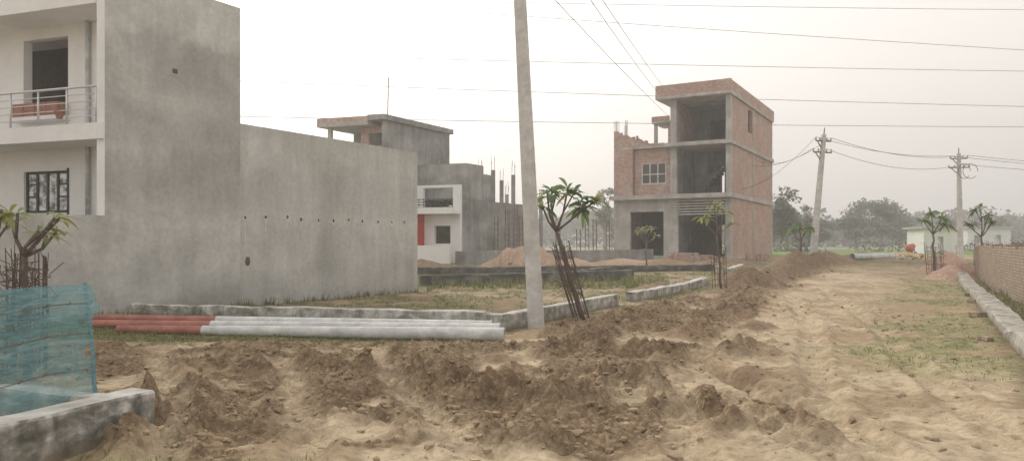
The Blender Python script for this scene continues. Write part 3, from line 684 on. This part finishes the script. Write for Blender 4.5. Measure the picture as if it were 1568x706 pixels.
def frangi(base,fork,tips,r=.05,L=.3,nl=12,key='leaf',guard=None,seed=1):
    random.seed(seed);R=root('frangipani_tree');mb=MB();lf=MB()
    b=V(base);f=V(fork)
    n=7;pts=[b.lerp(f,i/n)+V((random.uniform(-.03,.03),random.uniform(-.03,.03),0))*(0 if i==0 else 1)*(r/.05) for i in range(n+1)]
    mb.tube(pts,[r*(1.15-.45*i/n)*random.uniform(.9,1.15) for i in range(n+1)],'bark',8)
    for t in tips:
        t=V(t);m=f.lerp(t,.5)+V((random.uniform(-.06,.06),random.uniform(-.06,.06),-.04));
        mb.tube([pts[-1],f.lerp(m,.5),m,t],[r*.6,r*.5,r*.42,r*.38],'bark',7)
        ends=[t]
        if random.random()<.6:
            t2=m+ (t-m)*.6+V((random.uniform(-.18,.18),random.uniform(-.18,.18),.12));mb.tube([m,t2],[r*.4,r*.32],'bark',6);ends.append(t2)
        for e in ends:
            for i in range(nl):
                a=i*2.4+random.random();el=random.uniform(-.1,1.2);d=V((math.cos(a)*math.cos(el),math.sin(a)*math.cos(el),math.sin(el)))
                leaf(lf,e+V((0,0,random.uniform(-.06,.02))),d,L*random.uniform(.6,1.15),L*.13*random.uniform(.8,1.2),key if random.random()<.75 else 'leaf_y')
    mb.build('trunk',R,True);lf.build('leaves',R,recalc=False)
    if guard:
        gb,gt,rad,h0,h1,dens=guard;g=MB();gb=V(gb);gt=V(gt)
        for i in range(dens):
            a=i*6.283/dens+random.uniform(-.2,.2);o1=V((math.cos(a),math.sin(a),0))*rad;o2=V((math.cos(a+random.uniform(-.4,.4)),math.sin(a),0))*rad*random.uniform(.8,1.25)
            g.tube([gb+o1,gb.lerp(gt,.5)+(o1+o2)*.5+V((random.uniform(-.03,.03),0,0)),gt+o2+V((0,0,random.uniform(-.15,.2)))],random.uniform(.005,.012),'bark_d',5)
        for k in range(7):
            c=gb.lerp(gt,(k+.6)/7.5);pp=[c+V((math.cos(a)*rad*random.uniform(.9,1.1),math.sin(a)*rad,random.uniform(-.03,.03))) for a in np.linspace(0,6.283,11)];g.tube(pp,.005,'bark_d',4)
        for k in range(dens*6):
            a=random.random()*6.28;c=gb.lerp(gt,random.uniform(.3,1));p=c+V((math.cos(a)*rad,math.sin(a)*rad,0));g.tube([p,p+V((random.uniform(-.3,.3),random.uniform(-.1,.1),random.uniform(-.25,.25)))],.005,'bark_d',4)
        g.build('tree_guard',R)
frangi((1.49,15.7,0),(.92,15.7,1.85),[(.64,15.6,2.35),(1.15,15.5,2.72),(1.5,15.8,2.35),(.85,16,2.7),(1.75,15.6,2.5),(.72,15.3,2.6)],.05,.44,10,'leaf',((1.45,15.7,.05),(1.0,15.7,1.5),.17,0,1,12),3)
frangi((-5.75,8.9,0),(-5.78,8.9,1.45),[(-5.95,8.9,1.95),(-5.55,8.8,1.75),(-5.42,8.9,1.9),(-5.7,9.2,1.7)],.05,.28,4,'leaf_y',((-5.75,8.9,.1),(-5.72,8.9,1.45),.2,0,1,14),5)
frangi((-6.15,8.9,0),(-6.12,8.9,1.35),[(-5.98,8.8,2.0),(-6.3,8.9,1.8)],.045,.3,6,'leaf_y',((-6.1,8.9,.1),(-6.05,8.9,1.3),.18,0,1,10),6)
frangi((6.8,38,.35),(6.8,38,1.6),[(6.4,38,2.2),(7.1,38,2.35),(6.8,38.2,2.4),(7.3,38,2.0)],.045,.4,8,'leaf_y',None,7)
frangi((7.25,26,0),(7.1,26,1.9),[(6.6,26,2.5),(7.4,26.2,2.7),(7.0,26,2.95),(7.6,26,2.3)],.045,.45,8,'leaf_y',((7.2,26,.05),(7.1,26,1.5),.25,0,1,10),8)
frangi((14.7,38,.35),(14.6,38,1.7),[(14.2,38,2.3),(14.9,38,2.4),(14.6,38.2,2.5)],.06,.45,14,'leaf',((14.7,38,.35),(14.6,38,1.6),.28,0,1,9),9)
frangi((18.3,32.5,.2),(18.2,32.5,2.0),[(17.8,32.5,2.6),(18.6,32.5,2.7),(18.2,32.6,2.9),(18.75,32.5,2.4)],.055,.5,16,'leaf',((18.3,32.5,.2),(18.2,32.5,1.6),.3,0,1,10),10)
frangi((21.6,34.5,.2),(21.6,34.5,1.9),[(21.1,34.5,2.5),(22.0,34.5,2.6),(21.5,34.5,3.3),(21.9,34.5,2.9)],.055,.42,12,'leaf',((21.6,34.5,.2),(21.6,34.5,1.6),.3,0,1,9),12)
random.seed(21)
# ------------------------------------------------------------ blue net fence
R=root('blue_net_fence')
mb=MB();P=[(-3.56,6.33),(-3.86,5.66),(-4.45,4.35)];nu,nz_=60,26
mb.mi('net')
for i in range(nu+1):
    t=i/nu
    if t<.35: k=t/.35;x=P[0][0]+(P[1][0]-P[0][0])*k;y=P[0][1]+(P[1][1]-P[0][1])*k
    else: k=(t-.35)/.65;x=P[1][0]+(P[2][0]-P[1][0])*k;y=P[1][1]+(P[2][1]-P[1][1])*k
    for j in range(nz_+1):
        f=j/nz_;dz=math.sin(t*9)*.015*f
        w=(float(vn(np.array([t*9.]),np.array([f*5.]),5)[0])-.5)*.09+(float(vn(np.array([t*4.+f*3]),np.array([f*14.-t*6]),6)[0])-.5)*.05
        mb.v.append((x+w+.035*f,y+w*.5+.03*(1-f),.30+.95*f+dz))
for i in range(nu):
    for j in range(nz_):
        a=i*(nz_+1)+j;mb.f.append((a,a+nz_+1,a+nz_+2,a+1));mb.m.append(0)
mb.build('net',R,True,False)
mb=MB();mb.tube([(-3.53,6.36,.25),(-3.56,6.36,.8),(-3.62,6.36,1.27)],[.02,.017,.015],'net',7)
for x,y in ((-3.88,5.7),(-4.2,5.0)): mb.tube([(x-.03,y,.2),(x-.05,y,1.28)],.022,'bark_d',7)
for z in (.55,.85,1.1):
    pts=[(P[0][0]+(P[2][0]-P[0][0])*t-.01+.03*z,P[0][1]+(P[2][1]-P[0][1])*t-.03,z+.02*math.sin(t*11)-.03*math.sin(t*3.1)) for t in np.linspace(0,1,24)]
    mb.tube(pts,.004,'rust',4)
    for q in pts[::2]: mb.tube([V(q)+V((-.015,0,-.015)),V(q)+V((.015,0,.02))],.0035,'rust',4)
mb.build('posts_and_barbed_wire',R)
# ------------------------------------------------------------ far trees
def tree(name,x,y,h,w,seed,fol='fol_far',n=2600,ls=.28,bare=0):
    r=np.random.default_rng(seed);R=root(name);mb=MB();g=.7;bk='bark_far'
    mb.tube([(x,y,g-.2),(x+r.normal()*.1,y,g+h*.25),(x+r.normal()*.3,y,g+h*.5)],[h*.035,h*.025,h*.015],bk,8)
    lob=[]
    for i in range(11):
        a=r.random()*6.28;rr=w*.5*r.uniform(.1,.75);zz=h*r.uniform(.25,.86);k=1-.45*abs(zz/h-.55)*2
        c=np.array([x+math.cos(a)*rr*k,y+math.sin(a)*rr*k,g+zz]);lob.append((c,w*r.uniform(.13,.24)))
        s=V((x,y,g+h*r.uniform(.2,.42)));mb.tube([s,s.lerp(V(c),.5)+V((0,0,.2)),V(c)],[h*.016,h*.01,h*.004],bk,5)
        for q in range(4):
            mb.tube([V(c),V(c)+V(r.normal(0,1,3).tolist()).normalized()*lob[-1][1]*1.1],[h*.004,h*.0015],bk,4)
    mb.build('trunk',R)
    lf=[];
    for c,rad in lob:
        m=n//11;d=r.normal(0,1,(m,3));d/=np.linalg.norm(d,axis=1)[:,None];rad_=rad*(r.random(m)**.45)*(1+.35*np.sin(d[:,0]*5+d[:,2]*4+c[0]))
        p=c+d*rad_[:,None]*np.array([1.15,1.15,.8])
        a=r.normal(0,1,(m,3));a/=np.linalg.norm(a,axis=1)[:,None];b=np.cross(a,r.normal(0,1,(m,3)));b/=np.linalg.norm(b,axis=1)[:,None]
        s=ls*r.uniform(.5,1.2,m)[:,None]
        lf.append(np.stack([p-a*s,p-b*s*.5,p+a*s,p+b*s*.5],1).reshape(-1,3))
    co=np.concatenate(lf);npmesh('foliage',co,np.arange(len(co)).reshape(-1,4),[fol],False,None,R)
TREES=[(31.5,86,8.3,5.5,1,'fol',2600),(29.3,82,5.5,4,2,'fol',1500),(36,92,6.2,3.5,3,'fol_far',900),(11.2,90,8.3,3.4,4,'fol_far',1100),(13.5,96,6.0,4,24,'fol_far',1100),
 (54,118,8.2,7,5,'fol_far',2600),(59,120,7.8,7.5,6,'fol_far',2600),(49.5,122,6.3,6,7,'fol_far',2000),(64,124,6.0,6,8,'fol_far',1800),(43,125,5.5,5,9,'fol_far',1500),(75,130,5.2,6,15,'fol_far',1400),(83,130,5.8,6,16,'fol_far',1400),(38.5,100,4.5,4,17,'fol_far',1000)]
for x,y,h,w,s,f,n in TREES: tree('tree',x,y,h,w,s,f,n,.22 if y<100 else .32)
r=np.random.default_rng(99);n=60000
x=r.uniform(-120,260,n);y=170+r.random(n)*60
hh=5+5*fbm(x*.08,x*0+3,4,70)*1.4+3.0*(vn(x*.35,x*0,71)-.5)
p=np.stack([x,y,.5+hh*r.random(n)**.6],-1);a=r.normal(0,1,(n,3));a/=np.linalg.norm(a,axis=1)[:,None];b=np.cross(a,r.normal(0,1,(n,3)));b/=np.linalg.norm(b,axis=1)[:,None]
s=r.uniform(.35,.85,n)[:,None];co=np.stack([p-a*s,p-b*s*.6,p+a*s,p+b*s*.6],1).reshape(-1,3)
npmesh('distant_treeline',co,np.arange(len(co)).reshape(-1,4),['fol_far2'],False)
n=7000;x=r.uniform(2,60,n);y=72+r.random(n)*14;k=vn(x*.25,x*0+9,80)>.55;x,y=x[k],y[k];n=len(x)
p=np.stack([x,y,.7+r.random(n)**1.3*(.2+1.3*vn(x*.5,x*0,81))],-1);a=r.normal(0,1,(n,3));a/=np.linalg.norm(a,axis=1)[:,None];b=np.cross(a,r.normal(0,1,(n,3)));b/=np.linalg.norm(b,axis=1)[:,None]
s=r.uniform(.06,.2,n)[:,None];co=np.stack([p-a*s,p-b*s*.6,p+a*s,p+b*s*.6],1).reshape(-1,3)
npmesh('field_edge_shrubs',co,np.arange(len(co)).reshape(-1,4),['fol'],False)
# ------------------------------------------------------------ far sheds
R=root('white_shed');f=Fr((36.2,66),(1,-.15),(.15,1));mb=MB()
f.wall(mb,'t',0,2.6,0,.2,.6,2.9,[(.9,1.6,.7,2.2)],'white');f.box(mb,0,.2,.2,4,.6,2.9,'white');f.box(mb,2.4,2.6,.2,4,.6,2.9,'white');f.box(mb,-.3,2.9,-.3,4.3,2.9,3.1,'conc');mb.build('walls_and_roof',R)
R=root('low_white_building');f=Fr((74,122),(1,-.15),(.15,1));mb=MB()
f.wall(mb,'t',0,6.5,0,.2,.6,4.0,[(1,2,1.8,3),(4,5,.7,3)],'white');f.box(mb,0,.2,.2,6,.6,4.0,'white');f.box(mb,-.3,6.8,-.4,6.2,4.0,4.3,'conc');f.box(mb,6.3,6.5,.2,6,.6,4.0,'white');mb.build('walls_and_roof',R)
# ------------------------------------------------------------ concrete mixer + tarps
R=root('concrete_mixer');c=V((0,0,0));mb=MB()
mb.tube([c+V((-.45,0,.75)),c+V((-.3,0,.85)),c+V((.1,0,1.05)),c+V((.4,0,1.3)),c+V((.55,0,1.42))],[.2,.5,.55,.35,.28],'orange',14);mb.build('drum',R,True)
mb=MB();mb.tube([c+V((-.7,-.3,.35)),c+V((.7,-.3,.35))],.05,'rust',6);mb.tube([c+V((-.7,.3,.35)),c+V((.7,.3,.35))],.05,'rust',6);mb.tube([c+V((-.3,-.5,.9)),c+V((-.5,-.4,.3))],.05,'rust',6);mb.tube([c+V((.3,-.5,.9)),c+V((.5,-.4,.3))],.05,'rust',6)
for sx in (-.5,.5):
    for sy in (-.45,.4): mb.tube([c+V((sx,sy,.28)),c+V((sx,sy+.1,.28))],.28,'wire',14)
mb.build('frame_and_wheels',R);R.location=(28.6,54,.72);R.scale=(.55,.55,.55)
mb=MB()
for i in range(26):
    q=V((24.6+random.uniform(-.9,.9),46.5+random.uniform(-.5,.5),0));q.z=gz(q.x,q.y)+random.uniform(.05,.35)
    mb.face([q+V((random.uniform(-.3,.3),random.uniform(-.3,.3),random.uniform(-.15,.15))) for _ in range(4)],random.choice(('yellow','yellow','wframe')))
mb.build('plastic_sheets',recalc=False)
# ------------------------------------------------------------ haze (real air volume)
m=bpy.data.materials.new('haze');m.use_nodes=True;nt=m.node_tree;nt.nodes.clear()
vs=N(nt,'ShaderNodeVolumeScatter');vs.inputs['Color'].default_value=(1,.98,.95,1);vs.inputs['Density'].default_value=.003;vs.inputs['Anisotropy'].default_value=.35
out=N(nt,'ShaderNodeOutputMaterial');nt.links.new(vs.outputs[0],out.inputs['Volume']);M['haze']=m
mb=MB();Fr((0,0),(1,0),(0,1)).box(mb,-300,500,-60,420,-8,70,'haze');mb.build('haze')
# ------------------------------------------------------------ sky / light / camera
sd=V((-.42,1,0)).normalized();el=math.radians(30);sd=V((sd.x*math.cos(el),sd.y*math.cos(el),math.sin(el)))
w=bpy.data.worlds.new('World');scene.world=w;w.use_nodes=True;nt=w.node_tree
sky=nt.nodes.new('ShaderNodeTexSky');sky.sky_type='NISHITA';sky.sun_disc=False;sky.sun_elevation=el;sky.sun_rotation=math.atan2(sd.x,sd.y)%(2*math.pi)
sky.dust_density=7;sky.air_density=1.6;sky.ozone_density=1
hs=nt.nodes.new('ShaderNodeHueSaturation');hs.inputs['Saturation'].default_value=.35
nt.links.new(sky.outputs[0],hs.inputs['Color'])
mx=nt.nodes.new('ShaderNodeMix');mx.data_type='RGBA';mx.inputs[0].default_value=.6;nt.links.new(hs.outputs[0],mx.inputs[6]);mx.inputs[7].default_value=(10.4,9.6,8.9,1)
bg=nt.nodes['Background'];nt.links.new(mx.outputs[2],bg.inputs[0]);bg.inputs[1].default_value=.15
sun=bpy.data.lights.new('sun','SUN');sun.energy=2.0;sun.angle=math.radians(10);sun.color=(1,.93,.82)
so=bpy.data.objects.new('sun',sun);scene.collection.objects.link(so);so.rotation_euler=sd.to_track_quat('Z','Y').to_euler()
cam=bpy.data.cameras.new('camera');cam.lens=26.4;cam.sensor_width=36;cam.shift_y=.01276;cam.clip_end=6000;cam.clip_start=.05
c_=bpy.data.objects.new('camera',cam);scene.collection.objects.link(c_);c_.location=(0,0,1.6);c_.rotation_euler=(math.radians(90),0,0);scene.camera=c_
scene.view_settings.view_transform='Standard';scene.view_settings.look='None';scene.view_settings.exposure=0
